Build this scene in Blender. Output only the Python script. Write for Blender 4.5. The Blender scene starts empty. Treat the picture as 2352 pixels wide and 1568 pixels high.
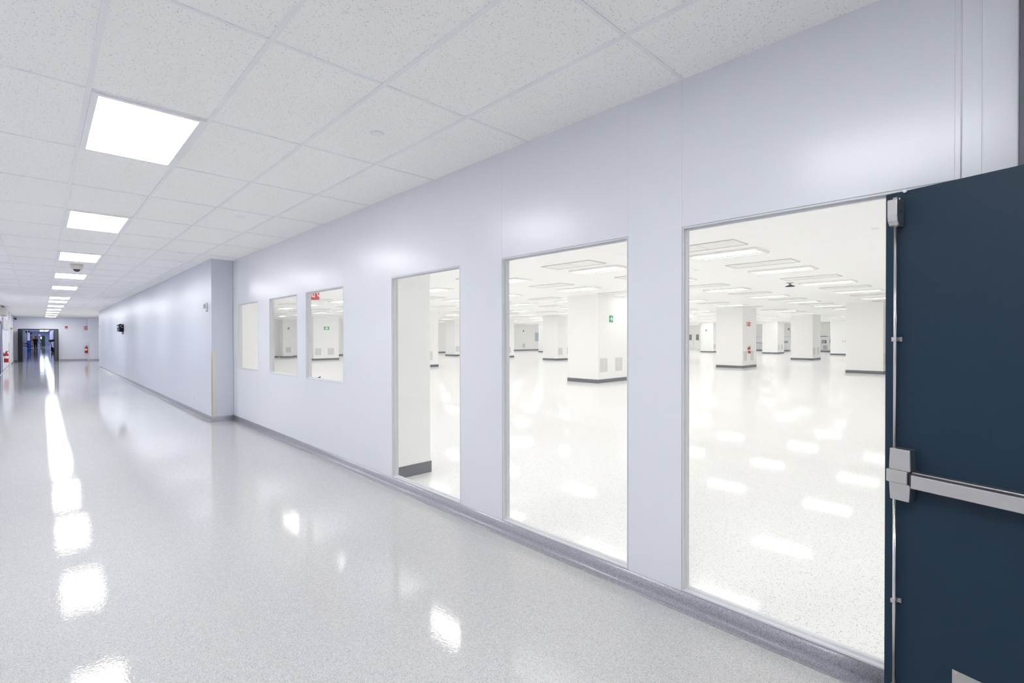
import bpy, bmesh, math, random
from mathutils import Matrix, Vector
random.seed(7)
S = bpy.context.scene
COL = S.collection
PI = math.pi

# ------------------------------------------------------------------ camera
EYE = 1.54                                   # lens height above the floor
FPX, YAW, PIT, ROL = 1125.09, 0.7668, -0.0082, -0.0022
fwd = Vector((math.sin(YAW) * math.cos(PIT), math.cos(YAW) * math.cos(PIT), math.sin(PIT)))
rgt = Vector((math.cos(YAW), -math.sin(YAW), 0))
upv = rgt.cross(fwd)
r2 = rgt * math.cos(ROL) + upv * math.sin(ROL)
u2 = upv * math.cos(ROL) - rgt * math.sin(ROL)
cd = bpy.data.cameras.new('camera')
cam = bpy.data.objects.new('camera', cd)
COL.objects.link(cam)
cd.sensor_width = 36.0
cd.lens = FPX / 2352 * 36.0
cd.clip_start, cd.clip_end = 0.05, 400
cam.matrix_world = Matrix(((r2.x, u2.x, -fwd.x, 0), (r2.y, u2.y, -fwd.y, 0), (r2.z, u2.z, -fwd.z, EYE), (0, 0, 0, 1)))
S.camera = cam

# ------------------------------------------------------------------ world, exposure, light levels
wd = bpy.data.worlds.new('world')
wd.use_nodes = True
wd.node_tree.nodes['Background'].inputs[0].default_value = (0.6, 0.65, 0.75, 1)
wd.node_tree.nodes['Background'].inputs[1].default_value = 0.02
S.world = wd
S.view_settings.view_transform = 'Standard'
S.view_settings.look = 'None'
S.view_settings.gamma = 1.0
S.view_settings.exposure = 0.0
S.view_settings.use_curve_mapping = False
S.cycles.use_denoising = True
S.cycles.max_bounces = 18
S.cycles.diffuse_bounces = 14
S.cycles.glossy_bounces = 3
S.cycles.transparent_max_bounces = 16
S.cycles.use_light_tree = False
S.cycles.sample_clamp_indirect = 14.0
S.cycles.use_adaptive_sampling = True
S.cycles.adaptive_threshold = 0.03
S.cycles.caustics_reflective = False
CORRIDOR_LIGHT = (0.985, 0.985, 1.0, 26.5)       # colour and strength of the corridor's LED panels
CLEAN_LIGHT = (1.0, 0.991, 0.980, 16.0)        # the clean room's tubes
FAR_LIGHT = (0.84, 0.88, 1.0, 16.0)            # the panels of the corridor beyond the end doors


# ------------------------------------------------------------------ materials
def lin(r, g, b):
    f = lambda c: ((c / 255 + 0.055) / 1.055) ** 2.4 if c > 10 else c / 255 / 12.92
    return (f(r), f(g), f(b), 1)


def mat(name, col, rough=0.5, metal=0.0, spec=0.5, coat=0.0, coat_rough=0.05):
    m = bpy.data.materials.new(name)
    m.use_nodes = True
    b = m.node_tree.nodes['Principled BSDF']
    b.inputs['Base Color'].default_value = col
    b.inputs['Roughness'].default_value = rough
    b.inputs['Metallic'].default_value = metal
    b.inputs['Specular IOR Level'].default_value = spec
    b.inputs['Coat Weight'].default_value = coat
    b.inputs['Coat Roughness'].default_value = coat_rough
    return m


def nodes(m):
    nt = m.node_tree
    return nt, nt.nodes, nt.links, nt.nodes['Principled BSDF']


def position(m, scale=(1, 1, 1)):
    nt, N, L, b = nodes(m)
    g = N.new('ShaderNodeNewGeometry')
    mp = N.new('ShaderNodeMapping')
    mp.inputs['Scale'].default_value = scale
    L.new(g.outputs['Position'], mp.inputs['Vector'])
    return mp.outputs['Vector']


def noise(m, vec, scale, detail=2.0, rough=0.5):
    n = m.node_tree.nodes.new('ShaderNodeTexNoise')
    n.inputs['Scale'].default_value = scale
    n.inputs['Detail'].default_value = detail
    n.inputs['Roughness'].default_value = rough
    m.node_tree.links.new(vec, n.inputs['Vector'])
    return n.outputs['Fac']


def ramp(m, fac, stops):
    r = m.node_tree.nodes.new('ShaderNodeValToRGB')
    e = r.color_ramp.elements
    e[0].position, e[0].color = stops[0]
    e[1].position, e[1].color = stops[1]
    for p, c in stops[2:]:
        k = e.new(p)
        k.color = c
    m.node_tree.links.new(fac, r.inputs[0])
    return r.outputs[0]


def math_node(m, op, a, b):
    n = m.node_tree.nodes.new('ShaderNodeMath')
    n.operation = op
    for i, v in enumerate((a, b)):
        if isinstance(v, (int, float)):
            n.inputs[i].default_value = v
        else:
            m.node_tree.links.new(v, n.inputs[i])
    return n.outputs[0]


def mix(m, fac, a, b):
    n = m.node_tree.nodes.new('ShaderNodeMix')
    n.data_type = 'RGBA'
    L = m.node_tree.links
    for sock, v in ((n.inputs[0], fac), (n.inputs[6], a), (n.inputs[7], b)):
        if hasattr(v, 'is_output'):
            L.new(v, sock)
        else:
            sock.default_value = v
    return n.outputs[2]


def bump(m, height, strength, dist, to=('Normal',), prev=None):
    n = m.node_tree.nodes.new('ShaderNodeBump')
    n.inputs['Strength'].default_value = strength
    n.inputs['Distance'].default_value = dist
    m.node_tree.links.new(height, n.inputs['Height'])
    if prev is not None:
        m.node_tree.links.new(prev, n.inputs['Normal'])
    b = m.node_tree.nodes['Principled BSDF']
    for t in to:
        m.node_tree.links.new(n.outputs[0], b.inputs[t])
    return n.outputs[0]


def specks(m, vec, scale, size, share):
    """1 where a speck lies: small discs in a share of the cells of a Voronoi diagram."""
    v = m.node_tree.nodes.new('ShaderNodeTexVoronoi')
    v.inputs['Scale'].default_value = scale
    m.node_tree.links.new(vec, v.inputs['Vector'])
    sep = m.node_tree.nodes.new('ShaderNodeSeparateColor')
    m.node_tree.links.new(v.outputs['Color'], sep.inputs[0])
    r = math_node(m, 'MULTIPLY', sep.outputs[1], size)
    a = math_node(m, 'LESS_THAN', v.outputs['Distance'], r)
    k = math_node(m, 'LESS_THAN', sep.outputs[0], share)
    return math_node(m, 'MULTIPLY', a, k)


def emitter(name, c):
    m = bpy.data.materials.new(name)
    m.use_nodes = True
    nt = m.node_tree
    nt.nodes.remove(nt.nodes['Principled BSDF'])
    e = nt.nodes.new('ShaderNodeEmission')
    e.inputs[0].default_value = (c[0], c[1], c[2], 1)
    e.inputs[1].default_value = c[3]
    nt.links.new(e.outputs[0], nt.nodes['Material Output'].inputs[0])
    m.cycles.emission_sampling = 'FRONT'
    return m


# corridor floor: grey-white poured resin with fine flakes under a gloss coat
M_floor = mat('poured_resin_floor', (0.6, 0.6, 0.6, 1), 0.5, spec=0.1, coat=1.0, coat_rough=0.028)
v = position(M_floor)
vo = M_floor.node_tree.nodes.new('ShaderNodeTexVoronoi')
vo.inputs['Scale'].default_value = 340
M_floor.node_tree.links.new(v, vo.inputs['Vector'])
sp = M_floor.node_tree.nodes.new('ShaderNodeSeparateColor')
M_floor.node_tree.links.new(vo.outputs['Color'], sp.inputs[0])
c = ramp(M_floor, sp.outputs[0], [(0.03, (0.33, 0.335, 0.35, 1)), (0.20, (0.45, 0.45, 0.45, 1)), (0.60, (0.52, 0.52, 0.512, 1)), (0.95, (0.63, 0.63, 0.62, 1))])
nodes(M_floor)[2].new(c, nodes(M_floor)[3].inputs['Base Color'])
p = bump(M_floor, noise(M_floor, v, 70, 2), 0.07, 0.004, ('Coat Normal',))
bump(M_floor, noise(M_floor, v, 7, 1), 0.035, 0.008, ('Coat Normal',), p)

# clean-room floor: white with scattered dark flakes
M_cfloor = mat('white_flake_floor', (0.85, 0.84, 0.82, 1), 0.4, spec=0.2, coat=0.5, coat_rough=0.04)
v = position(M_cfloor)
k = specks(M_cfloor, v, 190, 0.58, 0.25)
c = mix(M_cfloor, k, (0.918, 0.918, 0.914, 1), (0.33, 0.31, 0.30, 1))
nodes(M_cfloor)[2].new(c, nodes(M_cfloor)[3].inputs['Base Color'])
p = bump(M_cfloor, noise(M_cfloor, v, 45, 2), 0.05, 0.004, ('Coat Normal',))
bump(M_cfloor, noise(M_cfloor, v, 6, 1), 0.07, 0.008, ('Coat Normal',), p)

# corridor ceiling tile: pale mineral fibre with pin holes and fissures
M_tile = mat('mineral_fibre_tile', (0.8, 0.79, 0.77, 1), 0.9, spec=0.1)
v = position(M_tile)
k = specks(M_tile, v, 115, 0.40, 0.40)
k2 = specks(M_tile, v, 230, 0.42, 0.5)
kk = math_node(M_tile, 'MAXIMUM', math_node(M_tile, 'MULTIPLY', k, 0.75), math_node(M_tile, 'MULTIPLY', k2, 0.4))
c = mix(M_tile, kk, (0.945, 0.935, 0.905, 1), (0.50, 0.50, 0.50, 1))
nodes(M_tile)[2].new(c, nodes(M_tile)[3].inputs['Base Color'])
bump(M_tile, noise(M_tile, v, 300, 2), 0.3, 0.002)

M_tee = mat('painted_steel_tee', (0.85, 0.852, 0.86, 1), 0.4)
M_shadowgap = mat('tile_edge', (0.55, 0.55, 0.57, 1), 0.9)


def panel_mat(name, col, wave, rough, freq=2.2):
    m = mat(name, col, rough)
    v = position(m, (0.5, 1.0, 0.10))
    bump(m, noise(m, v, freq, 1), wave, 0.03)
    return m


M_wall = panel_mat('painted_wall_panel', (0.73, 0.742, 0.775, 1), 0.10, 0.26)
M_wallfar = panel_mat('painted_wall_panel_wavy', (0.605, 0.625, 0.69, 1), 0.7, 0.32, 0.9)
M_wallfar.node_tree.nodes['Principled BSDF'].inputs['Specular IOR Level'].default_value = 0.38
M_wallplain = mat('painted_plaster', (0.74, 0.755, 0.83, 1), 0.45)
M_joint = mat('panel_joint', (0.70, 0.72, 0.78, 1), 0.5)
M_caulk = mat('caulk_bead', (0.72, 0.71, 0.70, 1), 0.3)
M_guard = mat('beige_corner_guard', (0.66, 0.63, 0.53, 1), 0.4)
M_white = mat('clean_room_wall', (0.918, 0.916, 0.908, 1), 0.4, spec=0.35)
M_cceil = mat('clean_room_ceiling', (0.83, 0.825, 0.80, 1), 0.4)
v = position(M_cceil)
bk = M_cceil.node_tree.nodes.new('ShaderNodeTexBrick')
bk.offset = 0
bk.inputs['Color1'].default_value = (0.965, 0.964, 0.958, 1)
bk.inputs['Color2'].default_value = (0.96, 0.959, 0.953, 1)
bk.inputs['Mortar'].default_value = (0.86, 0.85, 0.83, 1)
bk.inputs['Scale'].default_value = 1.0
bk.inputs['Mortar Size'].default_value = 0.006
bk.inputs['Brick Width'].default_value = 1.22
bk.inputs['Row Height'].default_value = 4.8
M_cceil.node_tree.links.new(v, bk.inputs['Vector'])
M_cceil.node_tree.links.new(bk.outputs['Color'], nodes(M_cceil)[3].inputs['Base Color'])
M_cbase = mat('dark_grey_clean_room_base', lin(112, 113, 120), 0.4)
M_grille = mat('return_air_grille', (0.78, 0.775, 0.76, 1), 0.5)
M_grilledark = mat('grille_slot', (0.60, 0.59, 0.58, 1), 0.6)
M_cframe = mat('luminaire_frame', (0.86, 0.85, 0.82, 1), 0.5)
M_cpanel = mat('flush_panel_face', (0.88, 0.875, 0.86, 1), 0.5)
M_edge = mat('panel_edge_gasket', (0.62, 0.60, 0.56, 1), 0.5)

# grey speckled cove base
M_cove = mat('grey_flake_cove', (0.3, 0.3, 0.33, 1), 0.35, coat=0.45, coat_rough=0.18)
v = position(M_cove)
c = ramp(M_cove, noise(M_cove, v, 230, 2, 0.7), [(0.33, (0.17, 0.17, 0.205, 1)), (0.5, (0.37, 0.375, 0.415, 1)), (0.66, (0.50, 0.50, 0.54, 1))])
nodes(M_cove)[2].new(c, nodes(M_cove)[3].inputs['Base Color'])

M_alu = mat('satin_aluminium_frame', (0.70, 0.71, 0.72, 1), 0.35)
M_gasket = mat('glazing_gasket', (0.36, 0.37, 0.38, 1), 0.5)
M_navy = mat('navy_door_paint', (0.010, 0.029, 0.052, 1), 0.48, spec=0.28)
v = position(M_navy)
bump(M_navy, noise(M_navy, v, 500, 2), 0.12, 0.0006)
M_navyfar = mat('dark_navy_frame', (0.012, 0.014, 0.028, 1), 0.4)
M_post = mat('dark_jamb_paint', (0.12, 0.125, 0.15, 1), 0.5)

M_steel = mat('brushed_stainless', (0.60, 0.585, 0.57, 1), 0.33, metal=1.0)
v = position(M_steel, (1, 1, 40))
bump(M_steel, noise(M_steel, v, 60, 2), 0.06, 0.0005)
M_chrome = mat('polished_rod', (0.72, 0.70, 0.68, 1), 0.2, metal=1.0)
M_darksteel = mat('dark_rail_gap', (0.03, 0.03, 0.035, 1), 0.5)
M_black = mat('black_plastic', (0.008, 0.008, 0.014, 1), 0.5, spec=0.2)
M_grey = mat('grey_plastic', (0.35, 0.37, 0.40, 1), 0.5)
M_bluegrey = mat('blue_grey_plastic', (0.14, 0.19, 0.26, 1), 0.5)
M_ltgrey = mat('light_grey_metal', (0.56, 0.57, 0.58, 1), 0.4)
M_beige = mat('beige_plastic', (0.60, 0.57, 0.49, 1), 0.45)
M_dome = mat('smoked_dome', (0.03, 0.03, 0.035, 1), 0.08)
M_wplastic = mat('white_plastic', (0.78, 0.78, 0.80, 1), 0.4)
M_red = mat('red_enamel', (0.45, 0.018, 0.022, 1), 0.35)
M_darkred = mat('dark_red_plastic', (0.10, 0.008, 0.02, 1), 0.4)
M_signred = mat('sign_red', (0.62, 0.045, 0.05, 1), 0.5)
M_signwhite = mat('sign_white', (0.85, 0.85, 0.84, 1), 0.5)
M_signgreen = mat('sign_green', (0.03, 0.42, 0.13, 1), 0.5)
M_signedge = mat('sign_backing', (0.6, 0.6, 0.6, 1), 0.6)
M_yellow = mat('safety_yellow', (0.55, 0.50, 0.04, 1), 0.45)
M_blue = mat('blue_cabinet_paint', (0.008, 0.10, 0.55, 1), 0.4)
M_carton = mat('brown_cardboard', (0.15, 0.085, 0.065, 1), 0.8)
M_carton2 = mat('tan_cardboard', (0.30, 0.21, 0.14, 1), 0.8)
M_rack = mat('dark_rack_steel', (0.03, 0.03, 0.04, 1), 0.5)
M_green = mat('dark_green_paint', (0.02, 0.085, 0.055, 1), 0.45)
M_farwall = mat('pale_blue_wall', (0.48, 0.53, 0.72, 1), 0.5)
M_farceil = mat('grey_ceiling', (0.45, 0.48, 0.58, 1), 0.7)
M_cloth = mat('dark_blue_cloth', (0.008, 0.008, 0.02, 1), 0.8)
M_cloth2 = mat('black_trousers', (0.006, 0.006, 0.012, 1), 0.8)
M_skin = mat('skin', (0.42, 0.25, 0.18, 1), 0.5)
M_hair = mat('dark_hair', (0.012, 0.010, 0.010, 1), 0.6)
M_bluewin = mat('pale_blue_window', (0.42, 0.56, 0.64, 1), 0.3)
M_greywin = mat('grey_door_glass', (0.24, 0.24, 0.25, 1), 0.3)
M_rubber = mat('black_rubber', (0.02, 0.02, 0.02, 1), 0.7)

E_panel = emitter('led_diffuser', CORRIDOR_LIGHT)
E_tube = emitter('lit_tube', CLEAN_LIGHT)
E_far = emitter('led_diffuser_far', FAR_LIGHT)
E_exit = emitter('lit_exit_letters', (1.0, 0.10, 0.22, 2.0))
E_doorlite = emitter('bright_window_beyond', (1.0, 1.0, 0.98, 1.6))

# thin clear glass: mostly straight through, a little mirror by angle
M_glass = bpy.data.materials.new('clear_glass')
M_glass.use_nodes = True
nt = M_glass.node_tree
nt.nodes.remove(nt.nodes['Principled BSDF'])
t_ = nt.nodes.new('ShaderNodeBsdfTransparent')
t_.inputs[0].default_value = (0.99, 0.992, 0.99, 1)
g_ = nt.nodes.new('ShaderNodeBsdfGlossy')
g_.inputs['Roughness'].default_value = 0.02
lw = nt.nodes.new('ShaderNodeLayerWeight')
pw_ = nt.nodes.new('ShaderNodeMath')
pw_.operation = 'POWER'
pw_.inputs[1].default_value = 5.0
nt.links.new(lw.outputs['Facing'], pw_.inputs[0])
fr = nt.nodes.new('ShaderNodeMath')
fr.operation = 'MULTIPLY_ADD'
fr.inputs[1].default_value = 0.28
fr.inputs[2].default_value = 0.03
nt.links.new(pw_.outputs[0], fr.inputs[0])
mx = nt.nodes.new('ShaderNodeMixShader')
nt.links.new(fr.outputs[0], mx.inputs[0])
nt.links.new(t_.outputs[0], mx.inputs[1])
nt.links.new(g_.outputs[0], mx.inputs[2])
nt.links.new(mx.outputs[0], nt.nodes['Material Output'].inputs[0])


# ------------------------------------------------------------------ mesh helpers
class MB:
    def __init__(s):
        s.v, s.f, s.m, s.sm = [], [], [], []

    def add(s, vs, fs, mi=0, smooth=False, M=None):
        o = len(s.v)
        s.v += [tuple(M @ Vector(p)) if M else tuple(p) for p in vs]
        s.f += [tuple(o + i for i in f) for f in fs]
        s.m += [mi] * len(fs)
        s.sm += [smooth] * len(fs)
        return s

    def box(s, x0, x1, y0, y1, z0, z1, mi=0, M=None):
        v = [(x, y, z) for x in (x0, x1) for y in (y0, y1) for z in (z0, z1)]
        return s.add(v, [(0, 1, 3, 2), (4, 6, 7, 5), (0, 4, 5, 1), (2, 3, 7, 6), (0, 2, 6, 4), (1, 5, 7, 3)], mi, False, M)

    def lit_box(s, x0, x1, y0, y1, z0, z1, body, lit):
        """a box whose underside alone carries the second material"""
        s.box(x0, x1, y0, y1, z0, z1, body)
        k = len(s.f) - 6
        for i in range(k, k + 6):
            if all(abs(s.v[q][2] - z0) < 1e-9 for q in s.f[i]):
                s.m[i] = lit
        return s

    def cyl(s, p0, p1, r0, r1=None, n=16, mi=0, caps=True, M=None):
        r1 = r0 if r1 is None else r1
        a, b = Vector(p0), Vector(p1)
        d = (b - a).normalized()
        e = d.orthogonal().normalized()
        g = d.cross(e)
        ring = lambda c, r: [c + (e * math.cos(2 * PI * i / n) + g * math.sin(2 * PI * i / n)) * r for i in range(n)]
        v = ring(a, r0) + ring(b, r1)
        s.add(v, [(i, (i + 1) % n, n + (i + 1) % n, n + i) for i in range(n)], mi, True, M)
        if caps:
            s.add(ring(a, r0), [tuple(range(n))[::-1]], mi, False, M)
            s.add(ring(b, r1), [tuple(range(n))], mi, False, M)
        return s

    def lathe(s, prof, c=(0, 0, 0), n=24, mi=0, smooth=True, M=None):
        """prof: (radius, z) list, turned about the z axis through c"""
        v = [(c[0] + r * math.cos(2 * PI * i / n), c[1] + r * math.sin(2 * PI * i / n), c[2] + z) for r, z in prof for i in range(n)]
        f = [(k * n + i, k * n + (i + 1) % n, (k + 1) * n + (i + 1) % n, (k + 1) * n + i) for k in range(len(prof) - 1) for i in range(n)]
        return s.add(v, f, mi, smooth, M)

    def prism(s, poly, axis, a0, a1, mi=0, M=None, smooth=False):
        """extrude a 2-D polygon along an axis; poly holds the two other coordinates in x, y, z order"""
        def put(p, a):
            q = list(p)
            q.insert('xyz'.index(axis), a)
            return tuple(q)
        n = len(poly)
        v = [put(p, a0) for p in poly] + [put(p, a1) for p in poly]
        s.add(v, [tuple(range(n)), tuple(range(2 * n - 1, n - 1, -1))], mi, False, M)
        return s.add(v, [(i, n + i, n + (i + 1) % n, (i + 1) % n) for i in range(n)], mi, smooth, M)

    def mesh(s, name, mats):
        me = bpy.data.meshes.new(name)
        me.from_pydata(s.v, [], s.f)
        for m in (mats if isinstance(mats, (list, tuple)) else [mats]):
            me.materials.append(m)
        me.polygons.foreach_set('material_index', s.m)
        me.polygons.foreach_set('use_smooth', s.sm)
        bm = bmesh.new()
        bm.from_mesh(me)
        bmesh.ops.remove_doubles(bm, verts=bm.verts, dist=1e-6)
        bmesh.ops.recalc_face_normals(bm, faces=bm.faces)
        bm.to_mesh(me)
        bm.free()
        return me


def obj(name, mb, mats, parent=None, bevel=0.0, seg=2):
    o = bpy.data.objects.new(name, mb.mesh(name, mats))
    COL.objects.link(o)
    if parent is not None:
        o.parent = parent
    if bevel:
        b = o.modifiers.new('edges', 'BEVEL')
        b.width, b.segments, b.limit_method, b.angle_limit = bevel, seg, 'ANGLE', math.radians(40)
    return o


def tag(o, label, cat, group=None, kind=None):
    o['label'], o['category'] = label, cat
    if group:
        o['group'] = group
    if kind:
        o['kind'] = kind
    return o


def empty(name, loc=(0, 0, 0), rz=0.0):
    o = bpy.data.objects.new(name, None)
    o.empty_display_size = 0.1
    o.location = loc
    o.rotation_euler = (0, 0, rz)
    COL.objects.link(o)
    return o


def dup(root, loc, rz=None):
    r = root.copy()
    COL.objects.link(r)
    r.location = loc
    if rz is not None:
        r.rotation_euler = (0, 0, rz)
    for ch in list(root.children):
        k = ch.copy()
        COL.objects.link(k)
        k.parent = r
        for g in list(ch.children):
            d = g.copy()
            COL.objects.link(d)
            d.parent = k
    return r


def struct(o, label, cat):
    return tag(o, label, cat, None, 'structure')


ORD = ('first second third fourth fifth sixth seventh eighth ninth tenth eleventh twelfth thirteenth fourteenth fifteenth sixteenth '
       'seventeenth eighteenth nineteenth twentieth').split()

# ------------------------------------------------------------------ setting: dimensions
WX = 2.63                 # the window wall's corridor face
WT = 0.07                 # its thickness
IX = WX + WT
PX = 2.272                # the stepped-out wall beyond the windows
PY = 10.32                # where it steps out
HC = 2.994                # corridor ceiling
HK = 2.98                 # clean-room ceiling
LX = -1.25                # corridor's other wall
YE = 46.3                 # end wall with the double doors
YB = -0.80                # cross wall with the open navy door (behind the lens)
T = 0.6096
GX, GY = 0.2146, 3.7694   # ceiling grid origin
CE, CN, CS = 58.0, 40.5, -6.0   # clean room: far wall, end wall, near wall

# floors
struct(obj('floor', MB().box(LX - 0.2, WX + 0.035, -5.2, YE + 0.1, -0.1, 0).box(WX + 0.035, 3.6, PY + 23.7, YE + 0.1, -0.1, 0), M_floor),
       'glossy pale grey speckled corridor floor with long light reflections', 'floor')
struct(obj('floor_clean_room', MB().box(WX + 0.035, CE + 0.1, CS - 0.1, PY + 23.7, -0.1, 0).box(3.6, CE + 0.1, PY + 23.7, CN + 0.1, -0.1, 0), M_cfloor),
       'glossy white floor with dark flakes behind the glass', 'floor')
struct(obj('floor_far_corridor', MB().box(-2.2, 2.2, YE + 0.1, 142.2, -0.1, 0), M_floor), 'dim shiny floor beyond the far double doorway', 'floor')

# corridor ceiling: tile field and exposed tee grid
ceil = obj('ceiling', MB().box(LX - 0.2, 3.6, -5.2, YE + 0.1, HC + 0.003, HC + 0.1), M_tile)
struct(ceil, 'white speckled tile ceiling of the corridor with exposed grid', 'ceiling')
g = MB()
i0 = int((LX - GX) / T) - 1
for i in range(i0, 6):
    x = GX + i * T
    if x > 3.5:
        continue
    g.box(x - 0.0125, x + 0.0125, -5.2, YE, HC - 0.004, HC + 0.006)
j = -7
while GY + j * 2 * T < YE:
    y = GY + j * 2 * T
    if y > -5.2:
        g.box(LX, 3.5, y - 0.010, y + 0.010, HC - 0.002, HC + 0.006)
    j += 1
obj('ceiling_grid', g, M_tee, ceil)
struct(obj('ceiling_clean_room', MB().box(IX - 0.02, CE + 0.1, CS - 0.1, CN + 0.1, HK, HK + 0.1), M_cceil),
       'smooth white panel ceiling of the clean room behind the glass', 'ceiling')
struct(obj('ceiling_far_corridor', MB().box(-2.2, 2.2, YE + 0.1, 142.2, HC, HC + 0.1), M_farceil), 'grey ceiling beyond the far double doorway', 'ceiling')

# window wall: panels with open joints on a core, windows cut out
WINS = [(0.185, 1.337, 0.09), (1.690, 2.842, 0.09), (3.380, 4.531, 0.09), (5.657, 6.806, 0.987), (7.127, 8.295, 0.987), (8.865, 10.010, 0.987)]
WTOP = 2.164
w = MB()
cuts = [CS]
for a, b, s in WINS:
    cuts += [a, b]
cuts += [PY]
J = 0.0004
for k in range(len(cuts) - 1):
    a, b = cuts[k], cuts[k + 1]
    win = [q for q in WINS if abs(q[0] - a) < 1e-6]
    spans = [(0.0, win[0][2]), (WTOP, HC + 0.02)] if win else [(0.0, HC + 0.02)]
    for z0, z1 in spans:
        w.box(WX, WX + 0.002, a + J, b - J, z0, z1, 0)
        w.box(WX + 0.002, IX - 0.003, a, b, z0, z1, 1)
        w.box(IX - 0.003, IX, a, b, z0, z1, 2)
wall_r = struct(obj('wall_right', w, [M_wall, M_joint, M_white]), 'pale blue panel wall with six clear windows along the corridor', 'wall')
# where the wall steps towards the corridor
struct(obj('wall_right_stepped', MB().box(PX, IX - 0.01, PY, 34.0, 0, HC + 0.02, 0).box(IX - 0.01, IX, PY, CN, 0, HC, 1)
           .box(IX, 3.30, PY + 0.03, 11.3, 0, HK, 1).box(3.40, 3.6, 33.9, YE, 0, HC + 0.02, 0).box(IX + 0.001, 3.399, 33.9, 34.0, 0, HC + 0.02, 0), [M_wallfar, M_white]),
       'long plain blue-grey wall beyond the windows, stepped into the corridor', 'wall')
struct(obj('wall_left', MB().box(LX - 0.2, LX, -5.2, YE, 0, HC + 0.02), M_wallplain), 'pale wall at the left edge of the corridor', 'wall')
struct(obj('wall_left_pier', MB().box(LX, LX + 0.05, 38.5, 39.9, 0, HC), M_wallplain), 'shallow pale pier on the left corridor wall', 'wall')
DX0, DX1, DH = -1.04, 0.90, 2.17
struct(obj('wall_end', MB().box(LX - 0.2, DX0, YE, YE + 0.12, 0, HC + 0.02).box(DX1, 3.6, YE, YE + 0.12, 0, HC + 0.02)
           .box(DX0, DX1, YE, YE + 0.12, DH, HC + 0.02), M_wallplain),
       'blue-grey end wall around the far open double doorway', 'wall')
struct(obj('wall_end_pier', MB().box(2.45, 3.4, 45.5, YE, 0, HC), M_wallplain), 'projecting pale pier at the right of the far end wall', 'wall')
# cross wall the navy door hangs on, and the bit of corridor behind the lens
HX, HY = 2.2246, -0.7646
struct(obj('wall_back', MB().box(HX + 0.06, WX, YB - 0.14, YB, 0, HC + 0.02).box(LX, -0.20, YB - 0.14, YB, 0, HC + 0.02)
           .box(-0.20, HX + 0.06, YB - 0.14, YB, 2.20, HC + 0.02).box(LX, WX, -5.3, -5.2, 0, HC + 0.02).box(WX, WX + 0.1, -5.3, CS, 0, HC + 0.02), M_wallplain),
       'cross wall around the doorway behind the open navy door', 'wall')
f = MB()
f.box(HX, HX + 0.06, YB - 0.16, YB + 0.01, 0, 2.20).box(-0.20, -0.14, YB - 0.16, YB + 0.01, 0, 2.20).box(-0.14, HX, YB - 0.16, YB + 0.01, 2.14, 2.20)
struct(obj('trim_1', f, M_navy), 'navy steel frame of the near cross-corridor doorway', 'door frame')

# clean-room shell
struct(obj('wall_clean_room_end', MB().box(IX, CE, CN, CN + 0.1, 0, HK), M_white), 'white end wall far inside the clean room', 'wall')
struct(obj('wall_clean_room_far', MB().box(CE, CE + 0.1, CS, CN, 0, HK), M_white), 'white wall at the far side of the clean room', 'wall')
struct(obj('wall_clean_room_near', MB().box(IX, CE, CS - 0.1, CS, 0, HK), M_white), 'white clean room wall hidden by the navy door', 'wall')
# corridor beyond the end doors
struct(obj('wall_far_corridor', MB().box(-1.6, -1.45, YE + 0.12, 142, 0, HC).box(1.45, 1.6, YE + 0.12, 142, 0, HC).box(-1.6, 1.6, 142, 142.1, 0, HC), M_farwall),
       'dim blue walls seen through the far double doorway', 'wall')


# cove bases
def cove_profile(sign=1):
    p = [(0, 0.09), (-0.005, 0.09), (-0.005, 0.034)]
    for k in range(1, 7):
        a = k / 6 * PI / 2
        p.append((-0.005 - 0.030 * (1 - math.cos(a)), 0.034 - 0.031 * math.sin(a)))
    p += [(-0.060, 0.003), (-0.060, 0.0), (0, 0.0)]
    return [(sign * x, z) for x, z in p]


def cove_y(x, y0, y1, sign=1):
    return MB().prism([(x + a, z) for a, z in cove_profile(sign)], 'y', y0, y1, 0, None, True)


def cove_x(y, x0, x1, sign=1):
    return MB().prism([(y + a, z) for a, z in cove_profile(sign)], 'x', x0, x1, 0, None, True)


def merge(*ms):
    r = MB()
    for m in ms:
        r.add(m.v, m.f)
        n = len(m.f)
        r.sm[-n:] = m.sm
        r.m[-n:] = m.m
    return r


struct(obj('baseboard_right', merge(cove_y(WX, YB, PY), cove_x(PY, PX - 0.005, WX)), M_cove), 'grey speckled coved base under the corridor windows', 'baseboard')
struct(obj('baseboard_right_stepped', cove_y(PX, PY - 0.005, 34.0), M_cove), 'grey coved base along the long plain wall beyond the windows', 'baseboard')
struct(obj('baseboard_left', cove_y(LX, -5.0, YE, -1), M_cove), 'grey coved base along the left corridor wall', 'baseboard')
struct(obj('baseboard_end', merge(cove_x(YE, DX1 + 0.06, 2.45), cove_x(YE, LX, DX0 - 0.06), cove_x(45.5, 2.45, 3.4)), M_cove), 'grey coved base of the far end wall', 'baseboard')


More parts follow.
